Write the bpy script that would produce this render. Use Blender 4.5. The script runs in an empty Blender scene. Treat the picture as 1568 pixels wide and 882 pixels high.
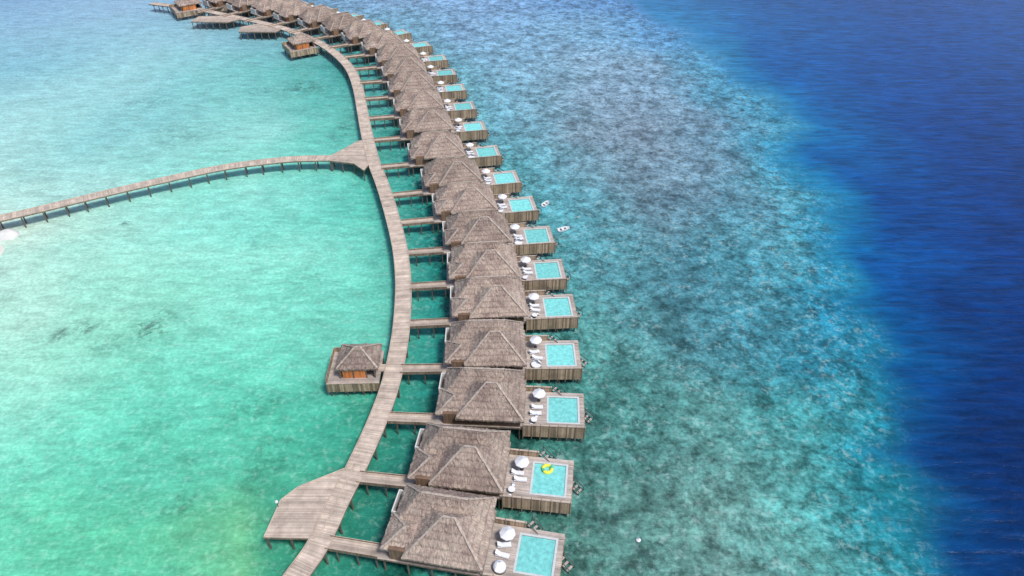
import bpy, math, random
import numpy as np
from mathutils import Vector
random.seed(7); rng=np.random.default_rng(7)
scene=bpy.context.scene
WATER_Z=-1.3; DECK=2.0

# ------------------------------------------------------------------ helpers
def s2l(c):
    c=np.asarray(c,dtype=float)
    return np.where(c<=0.04045,c/12.92,((c+0.055)/1.055)**2.4)
def hexrgb(h):
    h=h.lstrip('#'); return [int(h[i:i+2],16)/255 for i in (0,2,4)]
class NT:
    def __init__(s,name):
        s.m=bpy.data.materials.new(name); s.m.use_nodes=True
        s.t=s.m.node_tree; s.b=s.t.nodes['Principled BSDF']
    def n(s,ty,**k):
        nd=s.t.nodes.new(ty)
        for a,v in k.items(): setattr(nd,a,v)
        return nd
    def l(s,a,b): s.t.links.new(a,b)
    def val(s,sock,v):
        if isinstance(v,bpy.types.NodeSocket): s.l(v,sock)
        else: sock.default_value=v
    def math(s,op,a,b=0.0,c=None):
        nd=s.n('ShaderNodeMath',operation=op); s.val(nd.inputs[0],a); s.val(nd.inputs[1],b)
        if c is not None: s.val(nd.inputs[2],c)
        return nd.outputs[0]
    def mr(s,v,a,b,c,d,smooth=False):
        nd=s.n('ShaderNodeMapRange'); 
        if smooth: nd.interpolation_type='SMOOTHSTEP'
        s.val(nd.inputs[0],v)
        for i,x in enumerate((a,b,c,d)): s.val(nd.inputs[i+1],x)
        return nd.outputs[0]
    def noise(s,vec,scale,detail=4,rough=.5,dist=0.0):
        nd=s.n('ShaderNodeTexNoise'); s.l(vec,nd.inputs['Vector'])
        nd.inputs['Scale'].default_value=scale; nd.inputs['Detail'].default_value=detail
        nd.inputs['Roughness'].default_value=rough; nd.inputs['Distortion'].default_value=dist
        return nd.outputs[0]
    def mapping(s,vec,scale,rot=(0,0,0)):
        nd=s.n('ShaderNodeMapping'); s.l(vec,nd.inputs['Vector'])
        nd.inputs['Scale'].default_value=scale; nd.inputs['Rotation'].default_value=rot
        return nd.outputs[0]
    def mix(s,f,a,b,blend='MIX'):
        nd=s.n('ShaderNodeMix',data_type='RGBA',blend_type=blend); s.val(nd.inputs[0],f)
        s.val(nd.inputs[6],a); s.val(nd.inputs[7],b); return nd.outputs[2]
    def scale(s,col,f):
        nd=s.n('ShaderNodeVectorMath',operation='SCALE'); s.val(nd.inputs[0],col); s.val(nd.inputs[3],f); return nd.outputs[0]
    def bump(s,h,strength,dist=.1):
        nd=s.n('ShaderNodeBump'); nd.inputs['Strength'].default_value=strength; nd.inputs['Distance'].default_value=dist
        s.l(h,nd.inputs['Height']); s.l(nd.outputs[0],s.b.inputs['Normal'])

def plank_mat(name,col,rough=.8,var=.22,pw=.16,gap=.25):
    N=NT(name); uv=N.n('ShaderNodeTexCoord').outputs['UV']
    sep=N.n('ShaderNodeSeparateXYZ'); N.l(uv,sep.inputs[0]); v=sep.outputs[1]
    idx=N.math('FLOOR',N.math('DIVIDE',v,pw)); idx2=N.math('FLOOR',N.math('DIVIDE',v,1.1))
    w=N.n('ShaderNodeTexWhiteNoise',noise_dimensions='1D'); N.l(idx,w.inputs['W'])
    w2=N.n('ShaderNodeTexWhiteNoise',noise_dimensions='1D'); N.l(idx2,w2.inputs['W'])
    fr=N.math('FRACT',N.math('DIVIDE',v,pw)); g=N.mr(fr,0.0,.14,1-gap*2,1.0)
    pos=N.n('ShaderNodeNewGeometry').outputs['Position']
    st=N.noise(pos,.55,6,.65); st2=N.noise(N.mapping(uv,(2.5,14,1)),1.5,4,.6)
    f=N.math('MULTIPLY',N.mr(w.outputs[0],0,1,1-var,1+var),N.mr(w2.outputs[0],0,1,1-var*.5,1+var*.5))
    f=N.math('MULTIPLY',f,g); f=N.math('MULTIPLY',f,N.mr(st,.3,.7,.72,1.25)); f=N.math('MULTIPLY',f,N.mr(st2,.3,.7,.82,1.18))
    oi=N.n('ShaderNodeObjectInfo').outputs['Random']; f=N.math('MULTIPLY',f,N.mr(oi,0,1,.9,1.1))
    N.l(N.scale((*col,)[:3],f),N.b.inputs['Base Color']); N.b.inputs['Roughness'].default_value=rough
    N.bump(g,.4,.02); return N.m
def noisy_mat(name,col,rough=.6,sc=3,amp=.15,**kw):
    N=NT(name); pos=N.n('ShaderNodeNewGeometry').outputs['Position']
    f=N.mr(N.noise(pos,sc,4,.6),.3,.7,1-amp,1+amp)
    N.l(N.scale(col,f),N.b.inputs['Base Color']); N.b.inputs['Roughness'].default_value=rough
    for k,v in kw.items(): N.b.inputs[k].default_value=v
    return N.m

# thatch
N=NT('palm_thatch'); uv=N.n('ShaderNodeTexCoord').outputs['UV']; pos=N.n('ShaderNodeNewGeometry').outputs['Position']
st=N.noise(N.mapping(uv,(5.0,.7,1)),1.6,6,.7); st2=N.noise(N.mapping(uv,(2.2,2.0,1)),1.0,5,.65); big=N.noise(pos,.3,6,.65)
sep=N.n('ShaderNodeSeparateXYZ'); N.l(uv,sep.inputs[0])
lay=N.math('FRACT',N.math('ADD',N.math('MULTIPLY',sep.outputs[1],.95),N.math('MULTIPLY',st2,.6)))
f=N.math('MULTIPLY',N.mr(st,.3,.7,.48,1.52),N.mr(st2,.3,.7,.75,1.25)); f=N.math('MULTIPLY',f,N.mr(lay,0,.3,.7,1.06))
oi=N.n('ShaderNodeObjectInfo').outputs['Random']; f=N.math('MULTIPLY',f,N.mr(oi,0,1,.84,1.16))
c=N.mix(N.mr(big,.38,.62,0,1),(.235,.174,.150,1),(.375,.298,.248,1)); N.l(N.scale(c,f),N.b.inputs['Base Color'])
N.b.inputs['Roughness'].default_value=.95; N.bump(N.math('ADD',st,lay),1.0,.16); M_THATCH=N.m
M_RIDGE=noisy_mat('ridge_thatch',(.39,.325,.28),.95,2.5,.35)
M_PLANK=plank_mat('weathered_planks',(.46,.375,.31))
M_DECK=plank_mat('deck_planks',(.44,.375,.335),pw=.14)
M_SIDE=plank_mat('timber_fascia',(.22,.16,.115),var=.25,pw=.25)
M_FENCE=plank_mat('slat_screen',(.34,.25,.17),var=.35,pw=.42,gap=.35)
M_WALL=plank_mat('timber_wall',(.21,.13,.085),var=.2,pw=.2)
M_ORANGE=plank_mat('varnished_wood',(.50,.17,.05),var=.2,pw=.25)
M_POST=noisy_mat('post_wood',(.13,.105,.085),.8,3,.3)
M_WHITE=noisy_mat('white_canvas',(.70,.71,.75),.7,1.5,.06)
M_PLASTER=noisy_mat('white_plaster',(.62,.61,.60),.8,1,.1)
M_STONE=noisy_mat('pool_coping',(.52,.55,.56),.6,2,.1)
M_DARK=noisy_mat('dark_rail',(.05,.05,.055),.5,2,.2)
M_GLASS=noisy_mat('window_glass',(.035,.05,.055),.08,2,.1)
M_YEL=noisy_mat('yellow_vinyl',(.78,.72,.06),.4,2,.05)
M_GREEN=noisy_mat('green_vinyl',(.1,.45,.18),.4,2,.05)
M_SAND=noisy_mat('pale_sand',(.62,.60,.54),.9,1,.08)
N=NT('pool_water'); pos=N.n('ShaderNodeNewGeometry').outputs['Position']
r=N.noise(pos,1.6,3,.6,.4); oi=N.n('ShaderNodeObjectInfo').outputs['Random']
N.l(N.scale((.20,.60,.58),N.math('MULTIPLY',N.mr(r,.3,.7,.78,1.2),N.mr(oi,0,1,.85,1.1))),N.b.inputs['Base Color'])
N.b.inputs['Roughness'].default_value=.06; N.b.inputs['IOR'].default_value=1.33; N.bump(r,.25,.05); M_POOL=N.m

class MB:
    def __init__(s): s.v=[];s.f=[];s.m=[];s.uv=[];s.mats=[]
    def mi(s,m):
        if m not in s.mats: s.mats.append(m)
        return s.mats.index(m)
    def face(s,pts,mat,uv=None):
        i=len(s.v); s.v+= [tuple(p) for p in pts]; s.f.append(tuple(range(i,i+len(pts)))); s.m.append(s.mi(mat))
        s.uv+= uv if uv else [(p[0],p[1]) for p in pts]
    def prism(s,poly,z0,z1,top,side=None):   # poly CCW list of (x,y)
        side=side or top; n=len(poly)
        s.face([(x,y,z1) for x,y in poly],top); s.face([(x,y,z0) for x,y in poly[::-1]],side)
        d=0
        for i in range(n):
            a=poly[i];b=poly[(i+1)%n];L=math.dist(a,b)
            s.face([(a[0],a[1],z0),(b[0],b[1],z0),(b[0],b[1],z1),(a[0],a[1],z1)],side,[(z0,d),(z0,d+L),(z1,d+L),(z1,d)]); d+=L
    def box(s,x0,x1,y0,y1,z0,z1,mat,side=None): s.prism([(x0,y0),(x1,y0),(x1,y1),(x0,y1)],z0,z1,mat,side)
    def beam(s,a,b,w,h,mat):  # beam from a to b; top centred on line
        a=Vector(a);b=Vector(b);d=(b-a); hd=Vector((d.x,d.y,0)); 
        pr=Vector((-hd.y,hd.x,0)).normalized()*w/2 if hd.length>1e-4 else Vector((w/2,0,0))
        up=Vector((0,0,h)); L=d.length
        p=[a-pr-up,a+pr-up,a+pr,a-pr,b-pr-up,b+pr-up,b+pr,b-pr]
        for q in ((3,7,6,2),(0,1,5,4),(0,4,7,3),(1,2,6,5),(0,3,2,1),(4,5,6,7)):
            s.face([p[k] for k in q],mat,[(0,0),(L,0),(L,w),(0,w)])
    def cyl(s,x,y,z0,z1,r,mat,n=8,r1=None):
        r1=r if r1 is None else r1
        A=[(x+r*math.cos(2*math.pi*k/n),y+r*math.sin(2*math.pi*k/n),z0) for k in range(n)]
        B=[(x+r1*math.cos(2*math.pi*k/n),y+r1*math.sin(2*math.pi*k/n),z1) for k in range(n)]
        for k in range(n):
            j=(k+1)%n; s.face([A[k],A[j],B[j],B[k]],mat)
        s.face(B,mat); s.face(A[::-1],mat)
    def mesh(s,name):
        me=bpy.data.meshes.new(name); me.from_pydata(s.v,[],s.f)
        for m in s.mats: me.materials.append(m)
        me.polygons.foreach_set('material_index',s.m)
        u=me.uv_layers.new(name='UVMap'); u.data.foreach_set('uv',np.array(s.uv,dtype=np.float32).ravel())
        me.update(); return me
def add(name,me,parent=None,loc=(0,0,0),rot=0):
    o=bpy.data.objects.new(name,me); scene.collection.objects.link(o); o.location=loc; o.rotation_euler=(0,0,rot)
    if parent: o.parent=parent
    return o
def empty(name,loc,rot=0,sc=1):
    o=add(name,None,None,loc,rot); o.scale=(sc,)*3; o.empty_display_size=1; return o

# ---------------------------------------------------------------- thatch roof as a union of hipped parts
def roof_mesh(name,parts,step=.32,seed=0):
    r=np.random.default_rng(seed)
    x0=min(p[0]-p[2] for p in parts);x1=max(p[0]+p[2] for p in parts)
    y0=min(p[1]-p[3] for p in parts);y1=max(p[1]+p[3] for p in parts)
    nx=int((x1-x0)/step)+1; ny=int((y1-y0)/step)+1
    xs=np.linspace(x0,x1,nx+1); ys=np.linspace(y0,y1,ny+1)
    def H(x,y):
        best=-9
        for cx,cy,hx,hy,ez,sl in parts:
            a=min(hx-abs(x-cx),(hy-abs(y-cy)))
            if a>=-1e-4: 
                a=max(a,0); best=max(best,ez+sl*a-.16*math.sin(min(a/min(hx,hy),1)*math.pi))
        return best
    B=MB(); P={}
    for i,x in enumerate(xs):
        for j,y in enumerate(ys):
            h=H(x,y)
            if h>-5: P[i,j]=(x+r.normal(0,.04),y+r.normal(0,.04),h+r.normal(0,.045))
    def ins(i,j): 
        if not(0<=i<nx and 0<=j<ny): return False
        return H((xs[i]+xs[i+1])/2,(ys[j]+ys[j+1])/2)>-5 and all(k in P for k in ((i,j),(i+1,j),(i+1,j+1),(i,j+1)))
    cells={(i,j) for i in range(nx) for j in range(ny) if ins(i,j)}
    ez=min(p[4] for p in parts)
    for (i,j) in cells:
        q=[P[i,j],P[i+1,j],P[i+1,j+1],P[i,j+1]]
        gx=abs(H(xs[i+1],(ys[j]+ys[j+1])/2)-H(xs[i],(ys[j]+ys[j+1])/2)); gy=abs(H((xs[i]+xs[i+1])/2,ys[j+1])-H((xs[i]+xs[i+1])/2,ys[j]))
        if gx>gy: uv=[(p[1],p[2]*1.5+30) for p in q]
        else: uv=[(p[0]+60,p[2]*1.5) for p in q]
        if abs(q[0][2]-q[2][2])<=abs(q[1][2]-q[3][2]): t=((0,1,2),(0,2,3))
        else: t=((0,1,3),(1,2,3))
        for tr in t: B.face([q[k] for k in tr],M_THATCH,[uv[k] for k in tr])
        B.face([(xs[a],ys[b],ez-.12) for a,b in ((i,j),(i,j+1),(i+1,j+1),(i+1,j))],M_POST)
        for (di,dj,a,b) in ((0,-1,(i,j),(i+1,j)),(1,0,(i+1,j),(i+1,j+1)),(0,1,(i+1,j+1),(i,j+1)),(-1,0,(i,j+1),(i,j))):
            if (i+di,j+dj) not in cells:
                p=P[a];w=P[b]; d1=.34+r.uniform(-.08,.1); d2=d1+r.uniform(-.05,.05)
                B.face([(p[0],p[1],p[2]-d1),(w[0],w[1],w[2]-d2),w,p],M_THATCH,[(p[0]+p[1],0),(w[0]+w[1],0),(w[0]+w[1],.4),(p[0]+p[1],.4)])
    return B.mesh(name)
def ridge_mesh(name,lines):
    B=MB()
    for a,b in lines:
        a=Vector(a);b=Vector(b);n=max(2,int((b-a).length/.6))
        for k in range(n):
            p=a.lerp(b,k/n);q=a.lerp(b,(k+1)/n); B.beam(p+Vector((0,0,random.uniform(.02,.08))),q+Vector((0,0,random.uniform(.02,.08))),random.uniform(.24,.42),.12,M_RIDGE)
    return B.mesh(name)

FS=.80
PARTS=[(16.95,3.0,5.65,4.8,4.35,FS),(15.4,6.4,6.9,3.4,4.45,1.03),(11.0,2.0,3.1,3.0,4.15,.66)]
ROOFS=[roof_mesh('villa_roof',PARTS,seed=k) for k in range(4)]
zt=4.35+4.8*FS; zb=4.45+3.4*1.03
RIDGE=ridge_mesh('villa_ridge',[((16.1,3.0,zt),(17.8,3.0,zt)),((16.1,3.0,zt),(11.5,-1.6,4.5)),((17.8,3.0,zt),(22.4,-1.6,4.5)),
    ((12.1,6.4,zb),(18.9,6.4,zb)),((18.9,6.4,zb),(22.1,9.6,4.6)),((12.0,6.4,zb),(8.7,9.6,4.6)),((11.0,2.0,6.1),(8.1,-.9,4.3)),((11.0,2.0,6.1),(8.1,4.8,4.3))])
# villa walls
B=MB()
B.box(9.2,21.9,-.9,8.9,DECK+.02,4.5,M_WALL)
for x in np.arange(12.6,21,2.1):
    B.box(x,x+1.3,-.96,-.88,3.0,4.1,M_GLASS); B.box(x-.1,x+1.4,-.93,-.885,2.9,4.2,M_POST)
    B.box(x,x+1.3,8.88,8.96,3.0,4.1,M_GLASS)
for y in np.arange(-.3,8,1.55):
    B.box(21.88,21.97,y,y+1.4,2.1,4.2,M_GLASS); B.box(21.88,22.02,y+1.4,y+1.55,2.03,4.25,M_POST)
B.box(9.08,9.22,-.1,1.1,2.03,4.15,M_ORANGE)
WALLS=B.mesh('villa_walls')
B=MB()
B.box(7.6,7.78,5.2,9.0,2.02,3.9,M_PLASTER); B.box(7.78,9.15,8.84,9.0,2.02,3.9,M_PLASTER); B.box(7.78,9.15,5.2,5.36,2.02,3.9,M_PLASTER)
COURT=B.mesh('bath_court')
# deck
B=MB(); DX=32.6
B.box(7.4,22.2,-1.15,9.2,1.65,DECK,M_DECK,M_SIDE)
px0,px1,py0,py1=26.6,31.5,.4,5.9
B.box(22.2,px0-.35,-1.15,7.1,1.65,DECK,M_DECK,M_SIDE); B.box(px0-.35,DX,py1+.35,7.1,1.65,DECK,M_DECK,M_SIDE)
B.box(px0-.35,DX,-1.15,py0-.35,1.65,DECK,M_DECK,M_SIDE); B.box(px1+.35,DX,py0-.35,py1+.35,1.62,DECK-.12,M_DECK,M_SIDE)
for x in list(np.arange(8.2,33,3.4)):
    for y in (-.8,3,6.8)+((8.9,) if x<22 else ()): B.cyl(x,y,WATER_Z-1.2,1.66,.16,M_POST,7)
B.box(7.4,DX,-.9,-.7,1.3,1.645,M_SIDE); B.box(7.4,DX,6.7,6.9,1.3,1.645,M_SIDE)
VDECK=B.mesh('villa_deck')
B=MB()
for a in ((px0-.34,px1+.34,py0-.34,py0),(px0-.34,px1+.34,py1,py1+.34),(px0-.34,px0,py0,py1),(px1,px1+.34,py0,py1)): B.box(*a,.7,DECK+.05,M_STONE,M_SIDE)
B.box(px0-.33,px1+.33,py0-.33,py1+.33,.6,.75,M_SIDE)
POOLB=B.mesh('pool_basin')
B=MB(); B.face([(px0,py0,1.93),(px1,py0,1.93),(px1,py1,1.93),(px0,py1,1.93)],M_POOL); POOLW=B.mesh('pool_surface')
B=MB()
def slats(x0,x1,y,z0,z1):
    B.box(x0,x1,y-.05,y+.05,z0,z1,M_FENCE)
    x=x0
    while x<x1+.01: B.box(x-.07,x+.07,y-.12,y+.12,z0-.5,z1+.1,M_SIDE); x+=1.45
    B.box(x0-.1,x1+.1,y-.14,y+.14,z1+.003,z1+.09,M_PLANK)
slats(22.4,32.6,-1.3,.15,2.95); slats(22.5,27.0,7.25,1.2,3.1)
B.box(DX+.01,DX+.09,-1.1,7.0,.9,1.9,M_FENCE)
SCREEN=B.mesh('privacy_screen')
B=MB()
n=11
for k in range(n):
    f=k/(n-1); a=Vector((27.6+6.2*f,8.0-4.2*f,1.9-3.0*f)); d=Vector((4.2,6.2,0)).normalized()*.55
    B.beam(a-d,a+d,.34,.07,M_DECK)
for s in (-1,1):
    d=Vector((4.2,6.2,0)).normalized()*.6*s
    a=Vector((27.3,8.2,1.9))+d;b=Vector((34.1,3.6,-1.3))+d
    B.beam(a,b,.12,.24,M_DARK); B.beam(a+Vector((0,0,1)),b+Vector((0,0,1)),.1,.1,M_DARK)
    for k in range(5):
        p=a.lerp(b,k/4); B.cyl(p.x,p.y,p.z-.6,p.z+1,.05,M_DARK,6)
STAIR=B.mesh('sea_stair')
def parasol(r,zr,name):
    B=MB(); n=8; top=(0,0,zr+.65)
    ring=[(r*math.cos(2*math.pi*k/n),r*math.sin(2*math.pi*k/n),zr) for k in range(n)]
    for k in range(n):
        a=ring[k];b=ring[(k+1)%n]; B.face([a,b,top],M_WHITE); B.face([(a[0],a[1],zr-.14),(b[0],b[1],zr-.14),b,a],M_WHITE)
    B.cyl(0,0,0,zr+.64,.04,M_POST,6); B.cyl(0,0,0,.1,.3,M_DARK,8); return B.mesh(name)
PARASOLS=[parasol(1.15,1.9,'parasol'),parasol(.22,1.2,'parasol_folded')]
B=MB()
B.box(0,1.95,0,.72,.22,.3,M_WHITE)
for x in (.1,1.75):
    for y in (.05,.6): B.box(x,x+.07,y,y+.07,0,.22,M_POST)
B.box(.6,1.93,.03,.69,.302,.42,M_WHITE); B.face([(.6,.03,.42),(.6,.69,.42),(0,.69,.85),(0,.03,.85)],M_WHITE)
B.face([(.6,.03,.31),(0,.03,.75),(0,.69,.75),(.6,.69,.31)],M_WHITE); B.face([(0,.03,.75),(0,.03,.85),(0,.69,.85),(0,.69,.75)],M_WHITE)
B.face([(.6,.03,.31),(.6,.03,.42),(0,.03,.85),(0,.03,.75)],M_WHITE); B.face([(.6,.69,.42),(.6,.69,.31),(0,.69,.75),(0,.69,.85)],M_WHITE)
LOUNGER=B.mesh('sun_lounger')
B=MB()  # dining table with two chairs
B.cyl(0,0,.7,.75,.55,M_WHITE,14); B.cyl(0,0,0,.7,.06,M_DARK,8); B.cyl(0,0,0,.04,.3,M_DARK,10)
for s in (-1,1):
    B.cyl(s*.95,.1*s,.4,.47,.26,M_WHITE,10); B.cyl(s*.95,.1*s,0,.4,.16,M_POST,8); B.box(s*1.15-.04,s*1.15+.04,.1*s-.25,.1*s+.25,.47,.85,M_WHITE)
TABLE=B.mesh('table_set')
B=MB()  # round daybed with cushion and half hood
B.cyl(0,0,0,.32,.95,M_POST,16); B.cyl(0,0,.32,.5,.92,M_WHITE,16)
for k in range(8):
    a0=math.pi*(k/8);a1=math.pi*((k+1)/8)
    for j in range(3):
        e0=math.pi/2*j/3*.75;e1=math.pi/2*(j+1)/3*.75
        P=lambda a,e:(.95*math.cos(a)*math.cos(e),.95*math.sin(a)*math.cos(e),.5+.8*math.sin(e))
        B.face([P(a0,e0),P(a1,e0),P(a1,e1),P(a0,e1)],M_WHITE)
DAYBED=B.mesh('daybed')
B=MB()
B.box(-.6,7.42,-.95,.95,1.72,1.985,M_PLANK,M_SIDE)
B.box(-.2,7.4,-1.03,-.96,1.6,2.3,M_PLANK,M_SIDE); B.box(-.2,7.4,.96,1.03,1.6,2.3,M_PLANK,M_SIDE)
for x in (1.2,4.2,7.0):
    for y in (-.75,.75): B.cyl(x,y,WATER_Z-1.2,1.72,.13,M_POST,7)
BRIDGE=B.mesh('access_bridge')

VILLAS=[(-25.8,53.6,-10),(-23.5,64.7,-7),(-20.5,76.7,-3),(-20.0,88.1,1),(-19.6,100.5,4),(-21.0,112.3,5),(-22.7,124.6,7),(-25.9,136.9,9.5),
(-29.8,149.6,11),(-35,164.4,11),(-39.4,180.5,11),(-43.2,195.2,11),(-47.1,210,11),(-51.1,223.7,11),(-54.9,236.3,14),(-61,248,20),(-69,258.5,28),
(-78,267.5,34),(-88,276,40),(-99,283.5,45),(-110,290.5,48),(-122,297,50),(-134,303,52)]
for i,(x,y,a) in enumerate(VILLAS):
    e=empty('overwater_villa',(x,y,0),math.radians(a))
    add('roof',ROOFS[i%4],e); add('roof_ridges',RIDGE,e); add('walls',WALLS,e); add('bath_court',COURT,e); add('deck',VDECK,e)
    add('pool_basin',POOLB,e); add('pool_water',POOLW,e); add('privacy_screen',SCREEN,e); add('sea_stair',STAIR,e); add('access_bridge',BRIDGE,e)
    add('parasol',PARASOLS[0],e,(24.5+random.uniform(-.4,.4),5.0+random.uniform(-.7,.4),DECK))
    for (lx,ly,r) in ((23.4,3.2,5),(23.5,2.0,-4)) if i%4!=2 else ((23.8,2.9,2),(23.7,1.5,14)):
        add('sun_lounger',LOUNGER,e,(lx+random.uniform(-.3,.3),ly,DECK),math.radians(r+random.uniform(-10,10)))
    if i%3: add('table_set',TABLE,e,(23.8+random.uniform(-.3,.4),.2,DECK),math.radians(random.uniform(0,90)))
    else: add('daybed',DAYBED,e,(24.4,.35,DECK),math.radians(random.uniform(-40,60)))
# ---------------------------------------------------------------- boardwalks
def catmull(P,n=10):
    P=[Vector((*p,0)) for p in P]; P=[P[0]*2-P[1]]+P+[P[-1]*2-P[-2]]; out=[]
    for i in range(1,len(P)-2):
        for k in range(n):
            t=k/n; a,b,c,d=P[i-1:i+3]
            out.append(.5*((2*b)+(c-a)*t+(2*a-5*b+4*c-d)*t*t+(3*b-a-3*c+d)*t**3))
    out.append(P[-2]); return out
def boardwalk(name,pts,w,z=DECK,postgap=4.2):
    C=catmull(pts); e=empty(name,(C[0].x,C[0].y,0)); o=C[0].copy(); D=MB();S=MB();Q=MB(); d=0;last=-9
    nr=[]
    for i,c in enumerate(C):
        t=(C[min(i+1,len(C)-1)]-C[max(i-1,0)]).normalized(); nr.append(Vector((-t.y,t.x,0)))
    for i in range(len(C)-1):
        a=C[i]-o;b=C[i+1]-o;na=nr[i]*w/2;nb=nr[i+1]*w/2;L=(b-a).length; Z=Vector((0,0,z))
        D.face([a-na+Z,b-nb+Z,b+nb+Z,a+na+Z][::-1],M_PLANK,[(-w/2,d),(-w/2,d+L),(w/2,d+L),(w/2,d)][::-1])
        for s in (-1,1):
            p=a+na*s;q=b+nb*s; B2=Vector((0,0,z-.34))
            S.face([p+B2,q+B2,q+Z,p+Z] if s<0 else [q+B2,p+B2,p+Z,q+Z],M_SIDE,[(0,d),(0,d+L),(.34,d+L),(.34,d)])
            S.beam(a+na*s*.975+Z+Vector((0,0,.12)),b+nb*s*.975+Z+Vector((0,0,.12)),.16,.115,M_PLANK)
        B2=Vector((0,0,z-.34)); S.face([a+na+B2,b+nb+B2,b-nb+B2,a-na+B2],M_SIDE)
        if d-last>postgap:
            last=d
            for s in (-.8,.8):
                p=a+na*s; Q.cyl(p.x,p.y,WATER_Z-1.2,z-.3,.17,M_POST,8)
            S.beam(a-na*.98+Vector((0,0,z-.33)),a+na*.98+Vector((0,0,z-.33)),.25,.3,M_SIDE)
        d+=L
    add('planks',D.mesh('planks'),e);add('edge_beams',S.mesh('edge_beams'),e);add('posts',Q.mesh('posts'),e)
boardwalk('wooden_boardwalk',[(-33,40),(-29.2,48.8),(-27.4,53.2),(-25.9,60.2),(-24.3,66.7),(-22.6,75.3),(-21.5,84.2),(-21.3,94.4),(-21.8,103.8),(-23.0,114.5),(-25.3,126.6),
 (-29.0,140.4),(-33.3,154.6),(-37.5,167),(-42.0,183),(-46.6,201.3),(-51.3,219.7),(-57.4,237.6),(-66.7,254.2),(-77.3,267.5),(-91.2,280.5),(-104,289),(-119.7,298),(-138,308),(-160,316)],3.3)
boardwalk('wooden_boardwalk',[(-49.5,169.6),(-56,169.4),(-63.3,168.5),(-76.4,164.8),(-86.8,159.7),(-97.8,153.6),(-108.2,147.4),(-116.7,142.2),(-126,136.9),(-150,122),(-190,98)],3.0,DECK-.01)
def platform(name,poly,z=DECK-.02,gap=3.0):
    cx=sum(p[0] for p in poly)/len(poly);cy=sum(p[1] for p in poly)/len(poly)
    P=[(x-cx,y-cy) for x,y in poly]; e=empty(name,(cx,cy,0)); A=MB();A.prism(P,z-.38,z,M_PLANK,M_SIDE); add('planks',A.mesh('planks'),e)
    Q=MB()
    for i in range(len(P)):
        a=Vector((*P[i],0));b=Vector((*P[(i+1)%len(P)],0));n=max(1,int((b-a).length/gap))
        for k in range(n):
            p=a.lerp(b,k/n)*.95; Q.cyl(p.x,p.y,WATER_Z-1.2,z-.36,.17,M_POST,8)
        Q.beam(a*.985+Vector((0,0,z+.12)),b*.985+Vector((0,0,z+.12)),.16,.115,M_PLANK)
    add('posts',Q.mesh('posts'),e)
platform('timber_platform',[(-35.4,54.4),(-28.2,54.2),(-27.0,56),(-25.6,62.5),(-24.6,67.2),(-26.4,66.2),(-32.6,62.9),(-34.6,60.6)])
platform('timber_platform',[(-50.0,168.1),(-43,166.5),(-39.5,162.5),(-38.5,167),(-42.0,181),(-44.2,180),(-47,175.5),(-50,171.2)])
platform('timber_platform',[(-109,277),(-94,276.5),(-93,280),(-104,287),(-110,283)])
platform('timber_platform',[(-133,290),(-118,289),(-113,293),(-119,298),(-132,297)])
# ---------------------------------------------------------------- pavilions
PR=roof_mesh('pavilion_roof',[(.5,.4,3.75,3.3,4.3,.72)],seed=9)
PRR=ridge_mesh('pavilion_ridges',[((.05,.4,6.65),(.95,.4,6.65))]+[((.5+sx*.45,.4,6.65),(.5+sx*3.6,.4+sy*3.15,4.42)) for sx in (-1,1) for sy in (-1,1)])
B=MB(); B.box(-4.9,4.3,-4.1,4.2,1.6,1.97,M_DECK,M_SIDE)
for x in (-4.5,-1.6,1.3,3.9):
    for y in (-3.8,0,3.8): B.cyl(x,y,WATER_Z-1.2,1.62,.17,M_POST,8)
PD=B.mesh('pavilion_deck')
B=MB(); B.box(-4.9,4.3,-4.24,-4.14,.1,2.1,M_FENCE); B.box(-4.95,4.35,-4.3,-4.08,2.103,2.2,M_PLANK); B.box(-5.02,-4.92,-4.1,4.2,.9,3.0,M_FENCE); B.box(-4.9,-.5,4.22,4.32,1.2,3.0,M_FENCE)
for x in np.arange(-4.9,4.4,1.53): B.box(x-.08,x+.08,-4.34,-4.05,-.1,2.1,M_SIDE)
PF=B.mesh('pavilion_screen')
B=MB(); B.box(-2.4,3.2,2.6,2.8,1.98,4.4,M_WALL); B.box(-2.6,-2.42,-2.4,2.6,1.98,4.4,M_WALL); B.box(-2.2,2.0,-2.7,-2.56,1.98,4.0,M_ORANGE)
for x in (-2.6,-.3,2.0,3.5):
    B.box(x-.1,x+.1,-2.8,-2.6,1.98,4.5,M_POST)
B.box(3.3,3.45,-2.5,2.5,1.98,3.2,M_WALL)
B.box(-1.8,1.5,-.8,.8,1.98,2.9,M_ORANGE)
PW=B.mesh('pavilion_walls')
for (x,y,a,s) in ((-28.0,88.6,2,1),(-80,260,32,1.15),(-127,318,30,1.5),(-111,316,20,1.5),(-141,309,35,1.3)):
    e=empty('thatched_pavilion',(x,y,0),math.radians(a)); e.scale=(s,s,1)
    add('roof',PR,e);add('roof_ridges',PRR,e);add('deck',PD,e);add('screens',PF,e);add('walls',PW,e)
B=MB(); B.box(-24.2,-21.5,87.6,89.4,1.7,1.975,M_PLANK,M_SIDE); add('pavilion_bridge',B.mesh('pavilion_bridge'))
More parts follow.
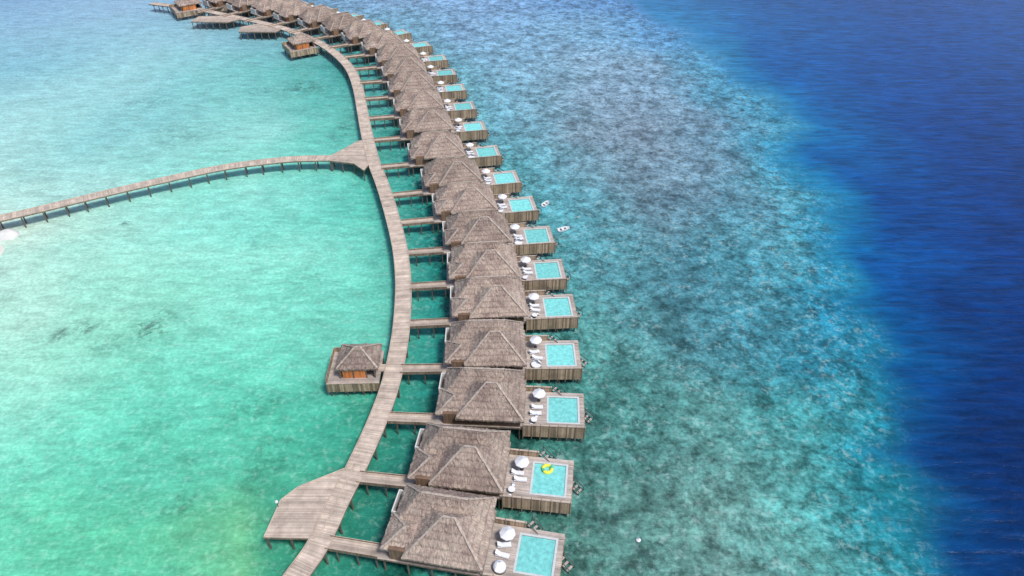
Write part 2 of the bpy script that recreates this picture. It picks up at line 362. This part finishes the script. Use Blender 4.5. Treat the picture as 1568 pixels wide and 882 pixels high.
# ---------------------------------------------------------------- small things
B=MB(); B.cyl(0,0,0,1.1,.05,M_DARK,8); B.cyl(0,0,1.1,1.2,.16,M_WHITE,10,.22); B.cyl(0,0,1.2,1.45,.22,M_WHITE,10,.2); B.cyl(0,0,1.45,1.6,.2,M_WHITE,10,.05)
add('deck_lamp',B.mesh('deck_lamp'),None,(-34.6,59.4,DECK-.02))
def torus(name,R,r,mat,mat2,n=24,m=8):
    A=MB()
    def P(i,j):
        a=2*math.pi*i/n;b=2*math.pi*j/m; return ((R+r*math.cos(b))*math.cos(a),(R+r*math.cos(b))*math.sin(a),r*math.sin(b))
    for i in range(n):
        for j in range(m): A.face([P(i,j),P(i+1,j),P(i+1,j+1),P(i,j+1)],mat if (i//3)%4 else mat2)
    return A.mesh(name)
a=math.radians(-7); lx,ly=28.6,5.0
fx=-23.5+lx*math.cos(a)-ly*math.sin(a); fy=64.7+lx*math.sin(a)+ly*math.cos(a)
e=empty('inflatable_pool_float',(fx,fy,2.05)); add('ring',torus('ring',.7,.26,M_YEL,M_GREEN),e)
def dinghy(loc,rot,L=3.6,w=1.5,mat=M_WHITE):
    A=MB(); n=14; sec=[]
    for i in range(n+1):
        t=i/n; ww=w/2*(1-abs(t*1.0)**3.2)**.7 if t<1 else .02
        ww=max(ww,.03)*(1 if t>0.02 else .95); x=t*L-L/2; k=-.15+.35*t**3
        sec.append([(x,-ww,.5+.2*t),(x,-ww*.8,.1+k*.5),(x,0,-.1+k),(x,ww*.8,.1+k*.5),(x,ww,.5+.2*t),(x,ww*.82,.48+.2*t),(x,ww*.6,.15),(x,-ww*.6,.15),(x,-ww*.82,.48+.2*t)])
    for i in range(n):
        for j in range(9):
            k=(j+1)%9; A.face([sec[i][j],sec[i][k],sec[i+1][k],sec[i+1][j]],mat)
    A.face(sec[0],mat)
    for x in (-.9,.2): A.box(x,x+.3,-w*.36,w*.36,.36,.42,M_POST)
    return add('small_dinghy',A.mesh('dinghy'),None,loc,rot)
dinghy((12.6,138.6,WATER_Z+.05),.4,3.0,1.4); dinghy((8.7,150.4,WATER_Z+.05),.9,2.6,1.3)
B=MB(); B.cyl(0,0,-.2,.12,.3,M_WHITE,12,.36); B.cyl(0,0,.12,.3,.36,M_WHITE,12,.12); B.cyl(0,0,.3,.5,.04,M_DARK,6)
add('mooring_buoy',B.mesh('buoy'),None,(18.6,56,WATER_Z))
def mound(name,loc,rx,ry,h,mat,n=36,m=10,seed=1,amp=.12,pw=2.0):
    A=MB(); r=np.random.default_rng(seed); ph=r.uniform(0,6,6)
    def P(i,j):
        a=2*math.pi*i/n; t=j/m; k=1+amp*(math.sin(2*a+ph[0])+.6*math.sin(3*a+ph[1])+.4*math.sin(5*a+ph[2]))
        return (rx*t*k*math.cos(a),ry*t*k*math.sin(a),h*(1-t**pw)-.3*t**6)
    for i in range(n):
        for j in range(m):
            q=[P(i,j),P(i,j+1),P(i+1,j+1),P(i+1,j)]
            if j==0: q=q[:3]
            A.face(q,mat)
    o=add(name,A.mesh(name),None,loc); 
    for p in o.data.polygons: p.use_smooth=True
    return o
mound('sandbar',(-129,128.5,WATER_Z-.02),13,9,.55,M_SAND)
mound('white_boulder',(-120.8,136.2,WATER_Z+.0),2.9,2.2,1.5,M_PLASTER,28,8,4,.07,2.6)
mound('white_boulder',(-125.5,135.0,WATER_Z+.0),3.2,2.4,1.9,M_PLASTER,28,8,6,.07,2.6)

# ---------------------------------------------------------------- water sheet
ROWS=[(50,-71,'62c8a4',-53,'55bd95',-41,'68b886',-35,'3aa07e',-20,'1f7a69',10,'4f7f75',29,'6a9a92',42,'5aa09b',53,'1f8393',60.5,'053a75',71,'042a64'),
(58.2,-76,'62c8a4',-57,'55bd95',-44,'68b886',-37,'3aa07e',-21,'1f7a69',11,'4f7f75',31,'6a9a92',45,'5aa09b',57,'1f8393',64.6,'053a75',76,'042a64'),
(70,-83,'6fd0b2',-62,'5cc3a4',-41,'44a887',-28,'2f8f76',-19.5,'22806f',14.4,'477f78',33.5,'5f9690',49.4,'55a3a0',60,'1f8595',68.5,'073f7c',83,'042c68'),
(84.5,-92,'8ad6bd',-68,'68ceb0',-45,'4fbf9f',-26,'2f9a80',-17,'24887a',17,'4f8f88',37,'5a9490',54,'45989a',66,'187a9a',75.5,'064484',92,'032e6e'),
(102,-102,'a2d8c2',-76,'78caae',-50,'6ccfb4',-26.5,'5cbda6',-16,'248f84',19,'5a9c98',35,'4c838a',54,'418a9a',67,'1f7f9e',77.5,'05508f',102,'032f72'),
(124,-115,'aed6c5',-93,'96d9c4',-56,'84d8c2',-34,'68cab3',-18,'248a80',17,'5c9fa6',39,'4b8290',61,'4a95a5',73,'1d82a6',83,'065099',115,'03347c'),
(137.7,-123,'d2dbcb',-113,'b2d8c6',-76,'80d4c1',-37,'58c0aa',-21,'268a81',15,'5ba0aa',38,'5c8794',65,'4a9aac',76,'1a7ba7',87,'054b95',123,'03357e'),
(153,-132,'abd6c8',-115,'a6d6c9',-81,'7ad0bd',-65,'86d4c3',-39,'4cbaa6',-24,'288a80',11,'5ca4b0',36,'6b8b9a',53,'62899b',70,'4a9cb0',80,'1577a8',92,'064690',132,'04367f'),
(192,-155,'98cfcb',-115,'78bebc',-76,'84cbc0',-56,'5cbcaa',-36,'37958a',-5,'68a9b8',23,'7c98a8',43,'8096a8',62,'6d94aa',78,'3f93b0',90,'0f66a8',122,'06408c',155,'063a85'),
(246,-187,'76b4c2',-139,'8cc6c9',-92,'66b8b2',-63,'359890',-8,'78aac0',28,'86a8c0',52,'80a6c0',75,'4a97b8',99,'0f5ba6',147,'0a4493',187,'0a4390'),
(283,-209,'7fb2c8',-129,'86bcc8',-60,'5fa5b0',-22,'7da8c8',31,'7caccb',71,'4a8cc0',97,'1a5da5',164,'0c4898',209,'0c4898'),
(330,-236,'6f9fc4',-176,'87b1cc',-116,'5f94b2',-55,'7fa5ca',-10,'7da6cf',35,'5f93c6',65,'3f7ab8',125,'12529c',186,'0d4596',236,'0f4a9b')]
def axis(lo,hi,step,far):
    c=np.arange(lo,hi+.1,step); ext=[];d=step;v=0
    while v<far: d*=1.35; v+=d; ext.append(v)
    ext=np.array(ext); return np.concatenate([(lo-ext)[::-1],c,hi+ext])
X=axis(-190,170,1.0,6000); Y=axis(35,350,1.0,6000)
gx,gy=np.meshgrid(X,Y,indexing='ij')
def vnoise(x,y,sc,seed):
    r=np.random.default_rng(seed); T=r.uniform(-1,1,(64,64)); x=x/sc;y=y/sc
    xi=np.floor(x).astype(int);yi=np.floor(y).astype(int);fx=x-xi;fy=y-yi;fx=fx*fx*(3-2*fx);fy=fy*fy*(3-2*fy)
    g=lambda a,b:T[a%64,b%64]
    return (g(xi,yi)*(1-fx)+g(xi+1,yi)*fx)*(1-fy)+(g(xi,yi+1)*(1-fx)+g(xi+1,yi+1)*fx)*fy
wx=vnoise(gx,gy,22,1)*5+vnoise(gx,gy,9,2)*3+vnoise(gx,gy,4,3)*2
wy=vnoise(gx,gy,25,4)*6+vnoise(gx,gy,9,5)*3
near=np.clip((np.abs(gx+10)-12)/15,0.15,1)
qx=gx+wx*near; qy=np.clip(gy+wy,ROWS[0][0],ROWS[-1][0])
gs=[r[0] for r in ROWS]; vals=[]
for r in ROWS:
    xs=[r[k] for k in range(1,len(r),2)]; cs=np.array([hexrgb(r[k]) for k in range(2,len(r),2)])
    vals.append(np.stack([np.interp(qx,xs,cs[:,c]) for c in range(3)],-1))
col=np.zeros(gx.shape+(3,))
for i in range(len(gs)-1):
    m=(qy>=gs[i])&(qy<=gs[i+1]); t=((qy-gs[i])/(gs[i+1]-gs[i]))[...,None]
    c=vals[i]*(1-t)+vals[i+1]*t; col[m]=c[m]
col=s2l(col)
edge=np.interp(gy,[50,70,84,102,124,153,192,246,283,330],[59.5,65.3,69.6,72.3,75.7,79.3,84,85,76,53])
inner=np.interp(gy,[50,100,137,181,236,260,330],[-22,-17,-24,-38,-54,-68,-120])
sm=lambda v:np.clip(v,0,1)**2*(3-2*np.clip(v,0,1))
deep=sm((qx-edge+9)/16); reef=sm((qx-inner)/6)*(1-deep); coral=np.zeros_like(gx)
lum=col.mean(-1,keepdims=True); lag_w=((1-deep)*(1-reef))[...,None]
col=col*(1-.06*lag_w)+lum*.06*lag_w
col=np.clip(col*(1+lag_w*(np.array([1.20,1.17,1.17])-1)),0,.85)
dc=np.array([.42,.98,.92]); col=col*(1-deep[...,None]*(1-dc))
for (cx,cy,rx,ry,s) in ((-72.5,104,4,5,1),(-86,103,2.5,3,.9),(-90,101,1.5,3,.8),(-95,142,1.5,1.2,.9),(-79,98,4,4,.5),(-50,62,6,3,.5),(-46,82,6,5,.5),(-62,78,4,3,.4),(-30,236,6,6,.4),(-73,228,8,7,.6),(-52,196,4,10,.5),(-85,225,7,5,.4),(-60,132,7,5,.3),(-45,120,5,8,.3),(-40,70,5,7,.45),(-100,190,12,7,.4),(-120,215,12,6,.35)):
    coral=np.maximum(coral,s*np.exp(-(((gx-cx)/rx)**2+((gy-cy)/ry)**2)))
nX,nY=gx.shape
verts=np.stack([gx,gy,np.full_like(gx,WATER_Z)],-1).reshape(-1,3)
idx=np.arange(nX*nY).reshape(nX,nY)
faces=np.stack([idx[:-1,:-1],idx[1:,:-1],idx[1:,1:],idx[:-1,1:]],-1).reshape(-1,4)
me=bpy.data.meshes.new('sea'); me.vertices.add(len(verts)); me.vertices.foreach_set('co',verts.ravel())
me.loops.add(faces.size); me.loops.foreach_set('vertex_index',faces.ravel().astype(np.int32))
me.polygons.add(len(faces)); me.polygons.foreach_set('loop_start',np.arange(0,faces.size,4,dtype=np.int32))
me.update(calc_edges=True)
ca=me.color_attributes.new('depth_sky_tint','FLOAT_COLOR','POINT'); ca.data.foreach_set('color',np.concatenate([col.reshape(-1,3),np.ones((nX*nY,1))],1).astype(np.float32).ravel())  # water zone colours; far rows have sky reflection haze painted into them
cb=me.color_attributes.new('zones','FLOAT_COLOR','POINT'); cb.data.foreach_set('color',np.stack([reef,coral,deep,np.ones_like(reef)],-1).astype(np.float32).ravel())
ALB=.80
N=NT('sea_water'); pos=N.n('ShaderNodeNewGeometry').outputs['Position']
tint=N.n('ShaderNodeAttribute',attribute_name='depth_sky_tint').outputs['Color']
z=N.n('ShaderNodeSeparateColor'); N.l(N.n('ShaderNodeAttribute',attribute_name='zones').outputs['Color'],z.inputs[0]); R,G,Bz=z.outputs
mid=N.noise(pos,.42,7,.7,.2); fine=N.noise(pos,1.4,5,.72,.2); big=N.noise(pos,.075,5,.6,.4)
clump=N.noise(pos,.16,6,.62,.4)
streak=N.noise(N.mapping(pos,(.4,1.0,1),(0,0,.35)),.5,7,.7,.5)
wave=N.noise(N.mapping(pos,(.2,1.0,1),(0,0,-.12)),.6,6,.68,.5)
reefm=N.math('MULTIPLY',N.mr(mid,.38,.62,.48,1.48),N.mr(fine,.34,.66,.7,1.3)); reefm=N.math('MULTIPLY',reefm,N.mr(clump,.38,.62,.76,1.2)); reefm=N.math('MULTIPLY',reefm,N.mr(big,.35,.65,.88,1.1))
lag=N.math('MULTIPLY',N.mr(streak,.34,.66,.8,1.2),N.mr(fine,.32,.68,.82,1.18)); lag=N.math('MULTIPLY',lag,N.mr(clump,.35,.65,.92,1.07))
dp=N.math('MULTIPLY',N.mr(wave,.34,.66,.62,1.42),N.mr(big,.35,.65,.9,1.1))
def mixf(f,a,b): return N.math('ADD',N.math('MULTIPLY',a,N.math('SUBTRACT',1.0,f)),N.math('MULTIPLY',b,f))
m=mixf(R,lag,reefm); m=mixf(Bz,m,dp)
cm=N.math('MULTIPLY',N.mr(G,.1,.7,0,1),N.mr(mid,.46,.58,0,1)); m=N.math('MULTIPLY',m,N.math('SUBTRACT',1.0,N.math('MULTIPLY',cm,.62)))
base=N.scale(tint,N.math('MULTIPLY',m,ALB))
pn=N.noise(pos,.7,6,.76,.3)
pz=N.math('MULTIPLY',N.mr(clump,.42,.6,.2,1),N.math('MULTIPLY',R,R))
pale=N.math('MULTIPLY',pz,N.mr(pn,.52,.62,0,.5)); base=N.mix(pale,base,(.34,.46,.45,1))
lp=N.math('MULTIPLY',N.math('MULTIPLY',N.math('SUBTRACT',1.0,R),N.math('SUBTRACT',1.0,Bz)),N.mr(pn,.52,.66,0,.28)); lp=N.math('MULTIPLY',lp,N.math('SUBTRACT',1.0,Bz))
base=N.mix(lp,base,N.mix(.5,base,(.74,.88,.82,1)))
N.l(base,N.b.inputs['Base Color']); N.b.inputs['Roughness'].default_value=.16; N.b.inputs['IOR'].default_value=1.33
N.b.inputs['Specular IOR Level'].default_value=.3
rip=N.noise(N.mapping(pos,(.6,1,1)),1.1,4,.6,.5)
N.bump(N.math('ADD',wave,N.math('MULTIPLY',rip,.4)),.7,.4)
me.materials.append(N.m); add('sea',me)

# ---------------------------------------------------------------- light
w=bpy.data.worlds.new('World'); scene.world=w; w.use_nodes=True; nt=w.node_tree
sky=nt.nodes.new('ShaderNodeTexSky'); sky.sky_type='NISHITA'; sky.sun_disc=False
sd=Vector((.36,-.36,.86)).normalized(); el=math.asin(sd.z); az=math.atan2(sd.x,sd.y)
sky.sun_elevation=el; sky.sun_rotation=az; sky.air_density=1; sky.dust_density=2.0
nt.links.new(sky.outputs[0],nt.nodes['Background'].inputs[0]); nt.nodes['Background'].inputs[1].default_value=.145
L=bpy.data.lights.new('sun','SUN'); L.energy=3.3; L.angle=math.radians(12); L.color=(1,.965,.91)
o=bpy.data.objects.new('sun',L); scene.collection.objects.link(o); o.rotation_euler=(-sd).to_track_quat('-Z','Y').to_euler()
cam=bpy.data.cameras.new('camera'); cam.lens=24; cam.sensor_width=36; cam.clip_end=20000; cam.clip_start=.5
c=bpy.data.objects.new('camera',cam); scene.collection.objects.link(c); c.location=(0,0,90); c.rotation_euler=(math.radians(51.8),0,0); scene.camera=c
scene.view_settings.view_transform='Standard'; scene.view_settings.look='None'; scene.view_settings.exposure=0
